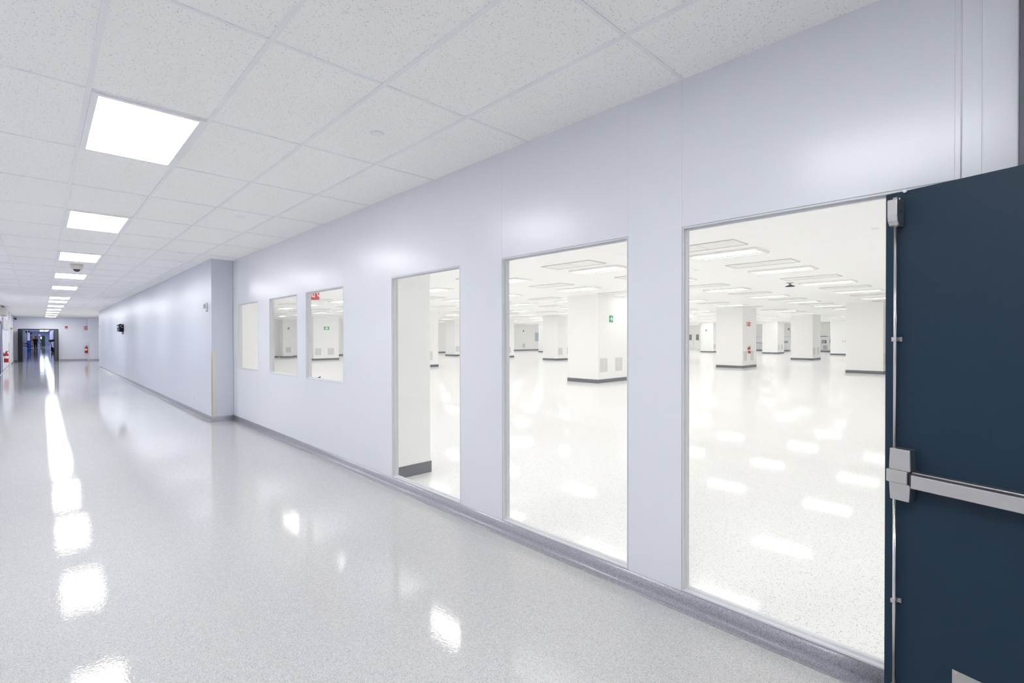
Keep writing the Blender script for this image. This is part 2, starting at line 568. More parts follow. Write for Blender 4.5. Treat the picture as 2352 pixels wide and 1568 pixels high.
# ------------------------------------------------------------------ windows
def window(n, a, b, s, label):
    r = empty('window_%d' % n, (WX, (a + b) / 2, s))
    struct(r, label, 'window')
    h, hw = WTOP - s, (b - a) / 2
    t = 0.010
    fr_ = MB()
    fr_.box(0.001, WT, -hw, -hw + t, 0, h).box(0.001, WT, hw - t, hw, 0, h).box(0.001, WT, -hw + t, hw - t, 0, t).box(0.001, WT, -hw + t, hw - t, h - t, h)
    obj('window_frame', fr_, M_alu, r)
    gk = MB()
    q, d = t + 0.012, 0.026
    gk.box(d, d + 0.008, -hw + t, -hw + q, t, h - t).box(d, d + 0.008, hw - q, hw - t, t, h - t)
    gk.box(d, d + 0.008, -hw + q, hw - q, t, q).box(d, d + 0.008, -hw + q, hw - q, h - q, h - t)
    obj('glazing_bead', gk, M_alu, r)
    sg = MB()
    e = 0.0022
    sg.box(-0.0005, 0.003, -hw - 0.001, -hw + e, -0.001, h + 0.001).box(-0.0005, 0.003, hw - e, hw + 0.001, -0.001, h + 0.001)
    sg.box(-0.0005, 0.003, -hw + e, hw - e, -0.001, e).box(-0.0005, 0.003, -hw + e, hw - e, h - e, h + 0.001)
    obj('gasket', sg, M_gasket, r)
    obj('glass_pane', MB().box(0.036, 0.042, -hw + t, hw - t, t, h - t), M_glass, r)


WLAB = ['tall clear window beside the navy door, nearly floor length', 'tall clear window showing the big column with the green arrow sign',
        'tall narrow-looking window filled partly by a white inner pier', 'small high window with the red fire extinguisher sign in its corner',
        'small high window, middle of the three beyond the tall ones', 'small high window beside the wall step, filled with plain white']
for k, (a, b, s) in enumerate(WINS):
    window(k + 1, a, b, s, WLAB[k])

# strips at the near end of the window wall, above and behind the door
struct(obj('trim_2', MB().box(WX - 0.004, WX, 0.106, 0.164, 0.09, HC), M_wall, None, 0.002), 'narrow pale filler strip by the first window, near the door', 'trim')
struct(obj('trim_3', MB().box(WX - 0.022, WX, 0.006, 0.106, 0.09, HC), M_wall, None, 0.006, 3), 'raised pale post strip above the navy door', 'trim')
struct(obj('trim_4', MB().box(WX - 0.05, WX, -0.09, 0.006, 0.09, HC), M_post, None, 0.003), 'dark vertical jamb strip at the right edge above the navy door', 'trim')
ck = MB()
for a, b in ((0.166, 0.1715),):
    ck.cyl((WX - 0.0005, a, 2.16), (WX - 0.0005, a, HC), 0.0028, n=8)
struct(obj('trim_5', ck, M_caulk), 'thin caulk bead down the panel joint above the navy door', 'caulk bead')
# corner guards
struct(obj('trim_6', MB().box(PX - 0.004, PX, PY - 0.004, PY + 0.05, 0.09, 1.31).box(PX - 0.004, PX + 0.055, PY - 0.004, PY, 0.09, 1.31), M_guard),
       'beige corner guard on the lower half of the wall step', 'corner guard')
struct(obj('trim_7', MB().box(2.446, 2.45, 45.496, 45.55, 0.0, 1.31).box(2.446, 2.51, 45.496, 45.5, 0.0, 1.31), M_guard),
       'beige corner guard beside the far fire extinguisher', 'corner guard')
struct(obj('trim_8', MB().box(LX + 0.05, LX + 0.054, 38.496, 38.56, 0.0, 1.31).box(LX, LX + 0.054, 38.496, 38.5, 0.0, 1.31), M_guard),
       'beige corner guard at the left edge by the far extinguisher', 'corner guard')

struct(obj('trim_10', MB().box(WX - 0.007, WX, PY - 0.005, PY, 0.09, HC), M_gasket), 'dark sealant line down the inner corner of the wall step', 'trim')

# ------------------------------------------------------------------ the open navy door
ANG = math.radians(15.5)
DL = 1.2
door = empty('door_1', (HX, HY, 0), math.atan2(math.cos(ANG), math.sin(ANG)))
struct(door, 'open navy blue steel door with steel panic bar at the right', 'door')
obj('door_leaf', MB().box(0, DL, -0.045, 0, 0.012, 2.13), M_navy, door, 0.0015)
U = lambda u: DL - u
# top latch case: a box whose lower front rounds back
lc = MB()
prof = [(0.0, 1.986), (0.030, 1.986), (0.044, 1.990), (0.056, 2.006), (0.060, 2.030), (0.060, 2.092), (0.0, 2.092)]
lc.prism(prof, 'x', U(0.066), U(0.031))
lt = obj('latch_case', lc, M_steel, door, 0.003)
obj('latch_bolt', MB().prism([(0.012, 2.090), (0.040, 2.090), (0.034, 2.104), (0.018, 2.108)], 'x', U(0.054), U(0.040)), M_steel, lt, 0.001)
obj('roller', MB().cyl((U(0.062), 0.02, 2.097), (U(0.056), 0.02, 2.097), 0.006), M_chrome, lt)
obj('set_screw', MB().cyl((U(0.0664), 0.030, 2.046), (U(0.0658), 0.030, 2.046), 0.004, n=10), M_darksteel, lt)
for z0, z1 in ((1.09, 1.988), (0.10, 0.885)):
    obj('vertical_rod', MB().cyl((U(0.045), 0.022, z0), (U(0.045), 0.022, z1), 0.0062, n=20), M_chrome, door)
for z in (1.529, 0.461):
    q = obj('rod_guide', MB().box(U(0.054), U(0.036), 0.0, 0.034, z - 0.009, z + 0.009), M_steel, door, 0.002)
    obj('foot', MB().box(U(0.062), U(0.054), 0.0, 0.006, z - 0.009, z + 0.009).cyl((U(0.058), 0.006, z), (U(0.058), 0.009, z), 0.0025, n=8), M_steel, q)
obj('bottom_latch', MB().box(U(0.064), U(0.030), 0.0, 0.05, 0.02, 0.11), M_steel, door, 0.003)
# exit device: centre case, raised middle, rail, push pad
hd = MB()
hd.prism([(U(0.111), 1.004), (U(0.037), 1.004), (U(0.040), 1.090), (U(0.109), 1.090)], 'y', 0.0, 0.052)
hd.prism([(U(0.111), 0.954), (U(0.037), 0.954), (U(0.041), 0.883), (U(0.107), 0.883)], 'y', 0.0, 0.052)
case = obj('exit_device_case', hd, M_steel, door, 0.004, 3)
obj('raised_cover', MB().box(U(0.104), U(0.031), 0.0, 0.062, 0.953, 1.005), M_steel, case, 0.005, 3)
rail = MB()
rail.box(0.12, U(0.109), 0.0, 0.038, 0.944, 1.004)
bar = obj('panic_bar', rail, M_steel, door, 0.002)
obj('rail_gap', MB().box(0.13, U(0.105), 0.036, 0.052, 0.950, 0.999), M_darksteel, bar)
obj('push_pad', MB().box(0.16, U(0.115), 0.046, 0.062, 0.943, 0.997), M_steel, bar, 0.004, 3)
obj('end_cap', MB().box(0.085, 0.16, 0.0, 0.055, 0.938, 1.008), M_steel, bar, 0.006, 3)
kp = obj('kick_plate', MB().box(0.06, U(0.226), 0.0, 0.0015, 0.03, 0.279), M_steel, door)
obj('plate_screw', MB().cyl((U(0.236), 0.001, 0.270), (U(0.236), 0.0026, 0.270), 0.004, n=10), M_chrome, kp)
obj('bumper', MB().cyl((U(0.070), 0.0, 2.128), (U(0.070), 0.010, 2.128), 0.007, n=16), M_wplastic, door)
obj('hinge', MB().cyl((-0.004, -0.022, 0.2), (-0.004, -0.022, 0.32), 0.009).cyl((-0.004, -0.022, 1.0), (-0.004, -0.022, 1.12), 0.009).cyl((-0.004, -0.022, 1.85), (-0.004, -0.022, 1.97), 0.009), M_steel, door)

# far double doors, open into the corridor
fr_ = MB()
fr_.box(DX0 - 0.02, DX0 + 0.05, YE - 0.02, YE + 0.14, 0, DH).box(DX1 - 0.05, DX1 + 0.02, YE - 0.02, YE + 0.14, 0, DH).box(DX0, DX1, YE - 0.02, YE + 0.14, DH - 0.05, DH + 0.02)
struct(obj('trim_9', fr_, M_navyfar), 'dark navy frame of the far double doorway', 'door frame')
for n_, (hx, sg, lab) in enumerate(((DX0 + 0.05, 1, 'far open dark door leaf at the left of the doorway'), (DX1 - 0.05, -1, 'far open dark door leaf at the right of the doorway'))):
    dd = empty('door_%d' % (n_ + 2), (hx, YE - 0.025, 0), -PI / 2 + sg * math.radians(11))
    struct(dd, lab, 'door')
    obj('door_leaf', MB().box(0, 0.92, min(0, -sg * 0.045), max(0, -sg * 0.045), 0.01, 2.10), M_navyfar, dd)
    obj('door_handle', MB().box(0.78, 0.90, min(sg * 0.001, sg * 0.055), max(sg * 0.001, sg * 0.055), 0.92, 0.99).box(0.10, 0.80, min(sg * 0.02, sg * 0.05), max(sg * 0.02, sg * 0.05), 0.93, 0.98), M_steel, dd)
    obj('door_closer', MB().box(0.10, 0.34, min(sg * 0.001, sg * 0.06), max(sg * 0.001, sg * 0.06), 1.98, 2.05), M_ltgrey, dd)

# ------------------------------------------------------------------ corridor luminaires
def make_panel_light(name, em):
    r = empty(name)
    ring = MB()
    a, b = T / 2 - 0.013, T - 0.012
    t = 0.034
    ring.box(-a, -a + t, -b, b, -0.012, 0.004).box(a - t, a, -b, b, -0.012, 0.004).box(-a + t, a - t, -b, -b + t, -0.012, 0.004).box(-a + t, a - t, b - t, b, -0.012, 0.004)
    obj('frame', ring, M_tee, r)
    obj('diffuser', MB().lit_box(-a + t, a - t, -b + t, b - t, -0.009, -0.002, 0, 1), [M_tee, em], r)
    return r


rows = [-6, -3, 0, 3, 6, 9, 12, 16, 18, 21, 24, 27, 30, 33]
first = make_panel_light('ceiling_light', E_panel)
seen = 0
for j in rows:
    loc = (GX + T / 2, GY + (j + 0.5) * 2 * T, HC)
    r = first if j == rows[0] else dup(first, loc)
    r.location = loc
    if j < 0:
        lab = 'bright square-edged ceiling panel behind the lens, %s from the navy door' % ('nearest' if j == -3 else 'farthest')
    else:
        seen += 1
        lab = 'lit white panel light, %s from the navy door in the corridor ceiling row' % ORD[seen - 1]
    tag(r, lab, 'ceiling light', 'lit panels down the corridor ceiling')

# sprinkler cover discs
def make_sprinkler():
    r = empty('sprinkler_cover')
    obj('cover_plate', MB().lathe([(0.0, -0.007), (0.034, -0.007), (0.043, -0.004), (0.044, 0.0)], n=28), M_tee, r)
    obj('plate_rim', MB().lathe([(0.040, 0.0), (0.0465, -0.0015), (0.0465, 0.002)], n=28), M_edge, r)
    return r


spr = make_sprinkler()
pos = [(1.74, 3.19), (1.74, 6.5), (1.74, 9.93), (1.74, 12.98), (1.75, 16.37), (1.75, 19.9), (1.75, 23.5)]
for k, (x, y) in enumerate(pos):
    r = spr if k == 0 else dup(spr, (0, 0, 0))
    r.location = (x, y, HC + 0.003)
    tag(r, 'flat white sprinkler disc, %s from the navy door above the window side' % ORD[k], 'sprinkler', 'sprinkler discs in the corridor ceiling')
for k, (x, y) in enumerate([(-0.70, 19.7), (-0.69, 22.7)]):
    r = dup(spr, (x, y, HC + 0.003))
    tag(r, 'flat sprinkler disc near the left wall, %s of the two' % ('nearer' if k == 0 else 'farther'), 'sprinkler', 'sprinkler discs in the corridor ceiling')

# dome camera on the corridor ceiling
dc = tag(empty('dome_camera', (0.53, 12.88, HC + 0.003)), 'beige dome security camera hanging between the corridor lights', 'camera')
obj('housing', MB().lathe([(0.0, 0.0), (0.098, 0.0), (0.098, -0.022), (0.085, -0.085), (0.072, -0.098), (0.05, -0.10), (0.0, -0.10)]), M_beige, dc)
obj('dome', MB().lathe([(0.056, -0.098), (0.053, -0.115), (0.040, -0.134), (0.020, -0.146), (0.0, -0.149)]), M_dome, dc)

# ------------------------------------------------------------------ things on the corridor walls
st = tag(empty('alarm_strobe', (PX, 10.66, 2.125)), 'small white alarm strobe on the plain wall by its corner', 'alarm')
obj('back_box', MB().box(-0.030, 0, -0.055, 0.055, -0.075, 0.075), M_wplastic, st, 0.006)
obj('lens', MB().box(-0.062, -0.028, -0.038, 0.038, -0.030, 0.058), M_ltgrey, st, 0.008)
obj('base_plate', MB().box(-0.006, 0, -0.065, 0.065, -0.085, 0.085), M_grey, st)
ol = tag(empty('wall_outlet', (PX, 11.84, 0.325)), 'white outlet plate low on the plain wall past the step', 'outlet')
obj('cover_plate', MB().box(-0.007, 0, -0.04, 0.04, -0.062, 0.062), M_wplastic, ol, 0.003)
obj('socket', MB().box(-0.009, -0.006, -0.018, 0.018, 0.008, 0.042).box(-0.009, -0.006, -0.018, 0.018, -0.042, -0.008), M_ltgrey, ol)
ol2 = tag(empty('wall_switch', (PX, 33.2, 2.12)), 'tiny pale box high at the far end of the plain wall', 'alarm')
obj('back_box', MB().box(-0.05, 0, -0.06, 0.06, -0.08, 0.08), M_wplastic, ol2, 0.006)
obj('lens', MB().box(-0.075, -0.048, -0.03, 0.03, -0.02, 0.05), M_ltgrey, ol2, 0.004)

# black wall unit with a pale ring, exact use unknown
bu = tag(empty('wall_unit', (PX, 23.5, 1.93)), 'black wall-mounted box with a pale ring, on the long plain wall', 'wall unit')
obj('body', MB().box(-0.135, -0.004, -0.15, 0.15, -0.145, 0.150), M_black, bu, 0.02, 3)
ring = MB()
n = 32
for k in range(n):
    a0, a1 = 2 * PI * k / n, 2 * PI * (k + 1) / n
    p0 = (-0.035 + 0.062 * math.cos(a0), -0.156, 0.070 + 0.050 * math.sin(a0))
    p1 = (-0.035 + 0.062 * math.cos(a1), -0.156, 0.070 + 0.050 * math.sin(a1))
    ring.cyl(p0, p1, 0.007, n=6, caps=False)
obj('ring', ring, M_ltgrey, bu)
for k, z in enumerate((0.085, 0.0, -0.05, -0.11)):
    obj('side_fin', MB().box(-0.190, -0.130, -0.11, 0.11, z - 0.025, z + (0.035 if k == 0 else 0.02)), M_bluegrey, bu, 0.006)
obj('wall_bracket', MB().box(-0.05, 0.0, -0.04, 0.04, -0.24, -0.14), M_grey, bu, 0.004)


# fire extinguishers
def make_extinguisher():
    r = empty('fire_extinguisher')
    obj('cylinder', MB().lathe([(0.0, 0.0), (0.070, 0.0), (0.078, 0.012), (0.078, 0.36), (0.070, 0.40), (0.045, 0.435), (0.022, 0.45), (0.022, 0.47)], n=24), M_red, r)
    obj('label_band', MB().lathe([(0.0788, 0.19), (0.0788, 0.30)], n=24), M_signwhite, r)
    vh = obj('valve', MB().cyl((0, 0, 0.46), (0, 0, 0.50), 0.020, n=12).cyl((0, 0, 0.485), (0, -0.045, 0.485), 0.012, n=10), M_darksteel, r)
    obj('handle', MB().box(-0.010, 0.010, -0.10, 0.03, 0.500, 0.512).prism([(-0.02, 0.52), (0.02, 0.522), (-0.11, 0.560), (-0.105, 0.545)], 'x', -0.010, 0.010), M_darksteel, vh)
    hs = MB()
    pts = [Vector((0.03, 0, 0.485)), Vector((0.085, 0, 0.46)), Vector((0.098, 0, 0.38)), Vector((0.094, 0, 0.20)), Vector((0.092, 0, 0.10))]
    for a, b in zip(pts, pts[1:]):
        hs.cyl(a, b, 0.010, n=8)
    hs.cyl(pts[-1], pts[-1] + Vector((0, 0, -0.05)), 0.011, 0.020, n=10)
    obj('hose', hs, M_rubber, r)
    obj('wall_hook', MB().box(-0.025, 0.025, 0.076, 0.100, 0.30, 0.44).box(-0.012, 0.012, 0.0, 0.100, 0.452, 0.462), M_darksteel, r)
    return r


ex = make_extinguisher()
ex.location = (2.365, YE - 0.10, 0.50)
tag(ex, 'red fire extinguisher with white band on the far end wall', 'fire extinguisher', 'wall-hung fire extinguishers')
e2 = dup(ex, (LX + 0.10, 33.1, 0.42), PI / 2)
tag(e2, 'red fire extinguisher at the left edge, on the left wall', 'fire extinguisher', 'wall-hung fire extinguishers')
e3 = dup(ex, (IX + 0.10, 7.00, 0.425), PI / 2)
tag(e3, 'fire extinguisher mostly hidden behind the small window with the red sign', 'fire extinguisher', 'wall-hung fire extinguishers')
e4 = dup(ex, (25.49, 9.45 - 0.071, 0.72), 0)
e4.scale = (0.7, 0.7, 0.66)
tag(e4, 'red extinguisher on the column below the red and white sign', 'fire extinguisher', 'wall-hung fire extinguishers')


# V-shaped projecting extinguisher signs: two plates meeting at an edge
def make_vsign(wd_, ht, ang):
    r = empty('extinguisher_sign')
    for sgn in (-1, 1):
        M = Matrix.Rotation(sgn * ang, 4, 'Z') @ Matrix.Identity(4)
        # plate runs from the wall (y = 0) out to the shared edge at y = -d
        d = wd_ * math.sin(ang)
        hx = wd_ * math.cos(ang)
        ux = Vector((-sgn * math.cos(ang), -math.sin(ang), 0))      # wall to edge
        nn = Vector((-sgn * -math.sin(ang), -math.cos(ang), 0)) if False else Vector((sgn * math.sin(ang), -math.cos(ang), 0))
        B = Matrix(((ux.x, -nn.x, 0, sgn * hx), (ux.y, -nn.y, 0, 0), (0, 0, 1, 0), (0, 0, 0, 1)))
        pl = obj('sign_plate', MB().box(0, wd_, 0, 0.003, 0, ht, 0, B), M_signred, r)
        pic = MB()
        w_ = wd_
        a_, b_ = (0.08, 0.44) if sgn < 0 else (0.56, 0.92)
        # white block with the extinguisher
        pic.box(a_ * w_, b_ * w_, -0.0012, 0.0, 0.10 * ht, 0.90 * ht, 0, B)
        obj('pictogram', pic, M_signwhite, pl)
        ext = MB()
        c_ = (a_ + b_) / 2 * w_
        ext.box(c_ - 0.07 * w_, c_ + 0.07 * w_, -0.0020, -0.0012, 0.16 * ht, 0.62 * ht, 0, B).box(c_ - 0.03 * w_, c_ + 0.03 * w_, -0.0020, -0.0012, 0.62 * ht, 0.74 * ht, 0, B)
        ext.box(c_ - 0.12 * w_, c_ + 0.10 * w_, -0.0020, -0.0012, 0.74 * ht, 0.80 * ht, 0, B)
        obj('extinguisher_mark', ext, M_signred, pl)
        fl = MB()
        f0 = 0.56 if sgn < 0 else 0.10
        for q in range(3):
            x0, z0 = (f0 + 0.04 * q) * w_, (0.66 - 0.22 * q) * ht
            poly = [(x0, z0 + 0.24 * ht), (x0 + 0.10 * w_, z0 + 0.22 * ht), (x0 + 0.20 * w_, z0 + 0.06 * ht), (x0 + 0.32 * w_, z0 + 0.02 * ht), (x0 + 0.30 * w_, z0 - 0.06 * ht), (x0 + 0.16 * w_, z0 - 0.02 * ht), (x0 + 0.05 * w_, z0 + 0.12 * ht)]
            fl.prism([(p_[0], p_[1]) for p_ in poly], 'y', -0.0012, 0.0, 0, B)
        obj('flame_mark', fl, M_signwhite, pl)
    return r


vs = make_vsign(0.16, 0.25, math.radians(45))
vs.location = (2.345, YE - 0.001, 2.16)
tag(vs, 'red and white projecting extinguisher sign above the far end-wall extinguisher', 'sign', 'projecting extinguisher signs')
v2 = dup(vs, (IX, 6.975, 2.085), PI / 2)
v2.scale = (1.5, 1.65, 1.0)
tag(v2, 'red and white projecting sign in the corner of a small window', 'sign', 'projecting extinguisher signs')
v3 = dup(vs, (25.50, 9.45, 2.08), 0)
v3.scale = (2.0, 1.0, 0.80)
tag(v3, 'red and white projecting sign on the clean room column with the extinguisher', 'sign', 'projecting extinguisher signs')

# alarm call signs
def red_alarm(loc, rz, s, label):
    r = tag(empty('fire_alarm', loc, rz), label, 'alarm')
    obj('body', MB().box(-0.065 * s, 0.065 * s, -0.05, 0, -0.09 * s, 0.09 * s), M_red, r, 0.008)
    obj('strobe_lens', MB().box(-0.045 * s, 0.045 * s, -0.075, -0.045, -0.075 * s, -0.01 * s), M_wplastic, r, 0.006)
    return r


red_alarm((1.325, YE, 2.30), 0, 1.0, 'red fire alarm strobe on the end wall beside the far doorway')
red_alarm((14.0, 39.70, 2.27), 0, 0.9, 'red alarm on the white pier seen through the middle small window')
red_alarm((48.2, 21.9, 2.20), -PI / 2, 1.0, 'red alarm on a clean room column, seen in the window by the door')
red_alarm((40.9, CN, 2.29), 0, 1.1, 'red alarm on the clean room end wall near the pale blue pane')
red_alarm((CE, 17.3, 2.35), -PI / 2, 1.1, 'red alarm on the clean room far wall between two columns')

# left edge of the frame: air curtain, cover panel, push button, side door
ac = tag(empty('air_curtain', (LX, 31.9, 2.58)), 'grey air curtain unit under the ceiling at the left edge', 'air curtain')
obj('housing', MB().prism([(0.0, 0.0), (0.15, 0.0), (0.175, 0.06), (0.185, 0.13), (0.175, 0.20), (0.185, 0.26), (0.15, 0.33), (0.0, 0.33)], 'y', -0.9, 0.9), M_beige, ac, 0.004)
obj('outlet_slot', MB().box(0.03, 0.13, -0.85, 0.85, -0.012, 0.0), M_grey, ac)
for y in (-0.66, 0.66):
    obj('hanger', MB().box(0.05, 0.10, y - 0.04, y + 0.04, 0.32, 0.412), M_grey, ac)
cp = tag(empty('cover_panel', (LX + 0.004, 34.95, 1.97)), 'grey metal cover panel above the left wall extinguisher', 'panel')
obj('face', MB().box(0.001, 0.045, -2.7, 2.7, 0, 0.52), M_ltgrey, cp, 0.004)
obj('edge_trim', MB().box(0, 0.055, -2.75, 2.75, 0.52, 0.55), M_wplastic, cp)
pb = tag(empty('push_button', (LX + 0.05, 39.1, 2.09)), 'tiny red push button on the left wall pier', 'button')
obj('back_box', MB().box(0, 0.05, -0.05, 0.05, -0.06, 0.06), M_yellow, pb, 0.004)
obj('button', MB().cyl((0.05, 0, 0), (0.085, 0, 0), 0.035, n=14), M_red, pb)
sd = empty('door_4', (LX, 30.95, 0))
struct(sd, 'blue side door edge at the far left of the corridor', 'door')
obj('door_frame', MB().box(-0.01, 0.03, 0.55, 0.66, 0, 2.30).box(-0.01, 0.03, -0.66, -0.55, 0, 2.30).box(-0.01, 0.03, -0.55, 0.55, 2.19, 2.30), M_navyfar, sd)
obj('door_leaf', MB().box(-0.005, 0.012, -0.55, 0.55, 0.01, 2.19), M_farwall, sd)
wc = tag(empty('bullet_camera', (LX + 0.06, YE, 2.86)), 'small dark camera high in the far left corner', 'camera')
obj('mount', MB().box(-0.03, 0.03, -0.04, 0, -0.04, 0.04), M_grey, wc)
obj('body', MB().cyl((0.0, -0.03, 0), (0.05, -0.22, -0.03), 0.045, n=14), M_black, wc)

# ------------------------------------------------------------------ clean room: columns
def column(x, y, label, w_=1.8, d_=1.3, grilles=True):
    r = empty('column', (x, y, 0))
    struct(r, label, 'column')
    obj('shaft', MB().box(0, w_, 0, d_, 0, HK), M_white, r, 0.012)
    obj('head_band', MB().box(-0.008, w_ + 0.008, -0.008, d_ + 0.008, HK - 0.06, HK), M_white, r)
    obj('base_band', MB().box(-0.008, w_ + 0.008, -0.008, d_ + 0.008, 0, 0.125), M_cbase, r)
    if grilles:
        for gx in (0.10, 1.0):
            gr = obj('return_grille', MB().box(gx, gx + 0.44, -0.012, 0, 0.36, 0.84), M_grille, r)
            sl = MB()
            for q in range(13):
                z = 0.385 + q * 0.034
                sl.box(gx + 0.025, gx + 0.205, -0.0135, -0.010, z, z + 0.016).box(gx + 0.235, gx + 0.415, -0.0135, -0.010, z, z + 0.016)
            obj('slots', sl, M_grilledark, gr)
    return r


COLS = [(13.4, 9.78, 'big white column carrying the green arrow sign'), (13.4, 21.4, 'white column behind the inner pier in the tall narrow-looking window'),
        (13.4, 33.4, 'white column carrying the green cross sign'), (24.8, 9.45, 'white column carrying a red and white sign'),
        (24.8, 21.4, 'white column just behind the one with the green arrow'), (24.8, 32.6, 'distant white column cut by the edge of the tall narrow-looking window'),
        (24.8, 3.88, 'wide white column half hidden by the navy door'), (24.8, 27.4, 'white column at the left edge of the green arrow column window'),
        (36.5, 9.45, 'white column in the middle of the window beside the door'), (37.2, 33.35, 'distant white column beside the pale blue pane'),
        (48.2, 9.87, 'distant white column with two small switches'), (48.2, 21.2, 'distant white column with a small red alarm'),
        (48.2, 15.3, 'distant white column right of the red-signed column')]
for x, y, lab in COLS:
    column(x, y, lab)
column(13.57, 39.7, 'shallow white pier on the clean room end wall with a red alarm', 0.76, 0.8, False)
# inner pier behind the tall narrow window
ip = empty('column', (IX + 0.0, 4.70, 0))
struct(ip, 'white inner pier with dark base just behind the tall window', 'column')
obj('shaft', MB().box(0, 0.525, 0, 0.85, 0, HK), M_white, ip, 0.006)
obj('base_band', MB().box(0, 0.533, -0.008, 0.858, 0, 0.125), M_cbase, ip)
sg_ = tag(empty('wall_switch', (48.2, 10.17, 1.16)), 'two tiny grey switches on a distant clean room column', 'switch')
for y in (-0.08, 0.08):
    obj('switch_plate', MB().box(-0.02, 0, y - 0.04, y + 0.04, -0.06, 0.06), M_ltgrey, sg_)

# end-wall and far-wall trim of the clean room
struct(obj('baseboard_clean_room', MB().box(IX, 13.5, CN - 0.01, CN, 0, 0.125).box(14.4, CE, CN - 0.01, CN, 0, 0.125), M_cbase), 'dark base strip along the clean room end wall', 'baseboard')
struct(obj('baseboard_clean_room_far', MB().box(CE - 0.02, CE, CS, 27.2, 0, 0.125, 1).box(CE - 0.03, CE, 27.2, CN, 0, 0.30, 0), [M_beige, M_cbase]), 'beige and dark base strip along the clean room far wall', 'baseboard')
pw = empty('window_7', (43.35, CN, 1.60))
struct(pw, 'pale blue pane on the clean room end wall', 'window')
obj('window_frame', MB().box(-0.55, 0.55, -0.03, 0, -0.55, 0.55), M_cframe, pw)
obj('glass_pane', MB().box(-0.50, 0.50, -0.036, -0.028, -0.50, 0.50), M_bluewin, pw)
ng = tag(empty('return_grille', (40.95, CN, 0.58)), 'grey return grille low on the clean room end wall', 'grille')
obj('frame', MB().box(-0.22, 0.22, -0.015, 0, -0.24, 0.24), M_grille, ng)
sl = MB()
for q in range(8):
    sl.box(-0.19, 0.19, -0.018, -0.012, -0.20 + q * 0.052, -0.175 + q * 0.052)
obj('slots', sl, M_grilledark, ng)
pg = tag(empty('return_grille', (13.98, 39.70, 0.62)), 'return grille on the shallow pier seen through the middle small window', 'grille')
obj('frame', MB().box(-0.21, 0.21, -0.015, 0, -0.22, 0.22), M_grille, pg)
sl = MB()
for q in range(8):
    sl.box(-0.18, 0.18, -0.018, -0.012, -0.19 + q * 0.05, -0.165 + q * 0.05)
obj('slots', sl, M_grilledark, pg)
for n_, (yc, lab) in enumerate(((28.35, 'distant white door with grey vision pane, left of the pair'), (27.45, 'distant white door with grey vision pane, right of the pair'))):
    dd = empty('door_%d' % (5 + n_), (CE, yc, 0))
    struct(dd, lab, 'door')
    obj('door_leaf', MB().box(-0.05, -0.005, -0.44, 0.44, 0.01, 2.15), M_white, dd, 0.005)
    obj('vision_pane', MB().box(-0.056, -0.049, -0.20, 0.17, 1.16, 1.86), M_greywin, dd)
    obj('door_handle', MB().box(-0.09, -0.05, -0.38, -0.30, 0.95, 1.05), M_steel, dd)

# green signs on the columns
a1 = tag(empty('arrow_sign', (14.16, 9.78, 2.17)), 'green sign with white arrow on the big clean room column', 'sign')
obj('sign_plate', MB().box(-0.105, 0.105, -0.006, 0, -0.115, 0.115), M_signgreen, a1)
obj('arrow', MB().box(-0.075, 0.03, -0.008, -0.006, -0.020, 0.020).prism([(-0.02, 0.085), (0.02, 0.085), (0.085, 0.0), (0.02, -0.085), (-0.02, -0.085), (0.04, 0.0)], 'y', -0.008, -0.006), M_signwhite, a1)
a2 = tag(empty('cross_sign', (14.32, 33.4, 2.21)), 'small green sign with white cross on a distant column', 'sign')
obj('sign_plate', MB().box(-0.19, 0.19, -0.006, 0, -0.11, 0.11), M_signgreen, a2)
obj('cross', MB().box(-0.135, 0.135, -0.009, -0.006, -0.03, 0.03).box(-0.06, 0.06, -0.0085, -0.0055, -0.09, 0.09), M_signwhite, a2)

# ------------------------------------------------------------------ clean room: luminaires and flush panels
XS = [4.5, 8.53, 11.43, 14.95, 18.5, 22.35, 26.2, 29.75, 33.0, 36.7, 40.3, 43.9, 47.5, 51.1, 54.7]
YS = [-3.6, -0.75, 2.93, 5.57, 8.43, 11.62, 14.25, 17.9, 20.9, 23.9, 26.9, 29.9, 32.9, 35.9]  # first two rows are unseen, added to brighten the clean-room ceiling


def px_of(x, y):
    d = Vector((x, y, 1.4))
    z = d.dot(fwd)
    return 1176 + FPX * d.dot(r2) / z if z > 0.1 else 99999


def blocked(x, y, hx, hy):
    for cx, cy, _ in COLS:
        if cx - hx - 0.05 < x < cx + 1.8 + hx + 0.05 and cy - hy - 0.05 < y < cy + 1.3 + hy + 0.05:
            return True
    return False


def make_tube_light(detail):
    a, b = 0.30, 0.60
    t = 0.045
    fm = MB()
    fm.box(-a, -a + t, -b, b, -0.035, 0).box(a - t, a, -b, b, -0.035, 0).box(-a + t, a - t, -b, -b + t, -0.035, 0).box(-a + t, a - t, b - t, b, -0.035, 0)
    tb = []
    for k in (-1, 0, 1):
        m = MB()
        x = k * 0.15
        m.lit_box(x - 0.034, x + 0.034, -b + 0.07, b - 0.07, -0.016, -0.0125, 0, 1)
        tb.append(m)
    if not detail:
        for m in tb:
            fm.add(m.v, m.f, 0)
            fm.m[-6:] = m.m
        fm.box(-a + t, a - t, -b + t, b - t, -0.0155, 0, 0)
        return obj('tube_light', fm, [M_cframe, E_tube])
    r = empty('tube_light')
    obj('frame', fm, M_cframe, r)
    obj('lens', MB().box(-a + t, a - t, -b + t, b - t, -0.0155, 0), M_cframe, r)
    for m in tb:
        obj('lamp_tube', m, [M_cframe, E_tube], r)
    return r


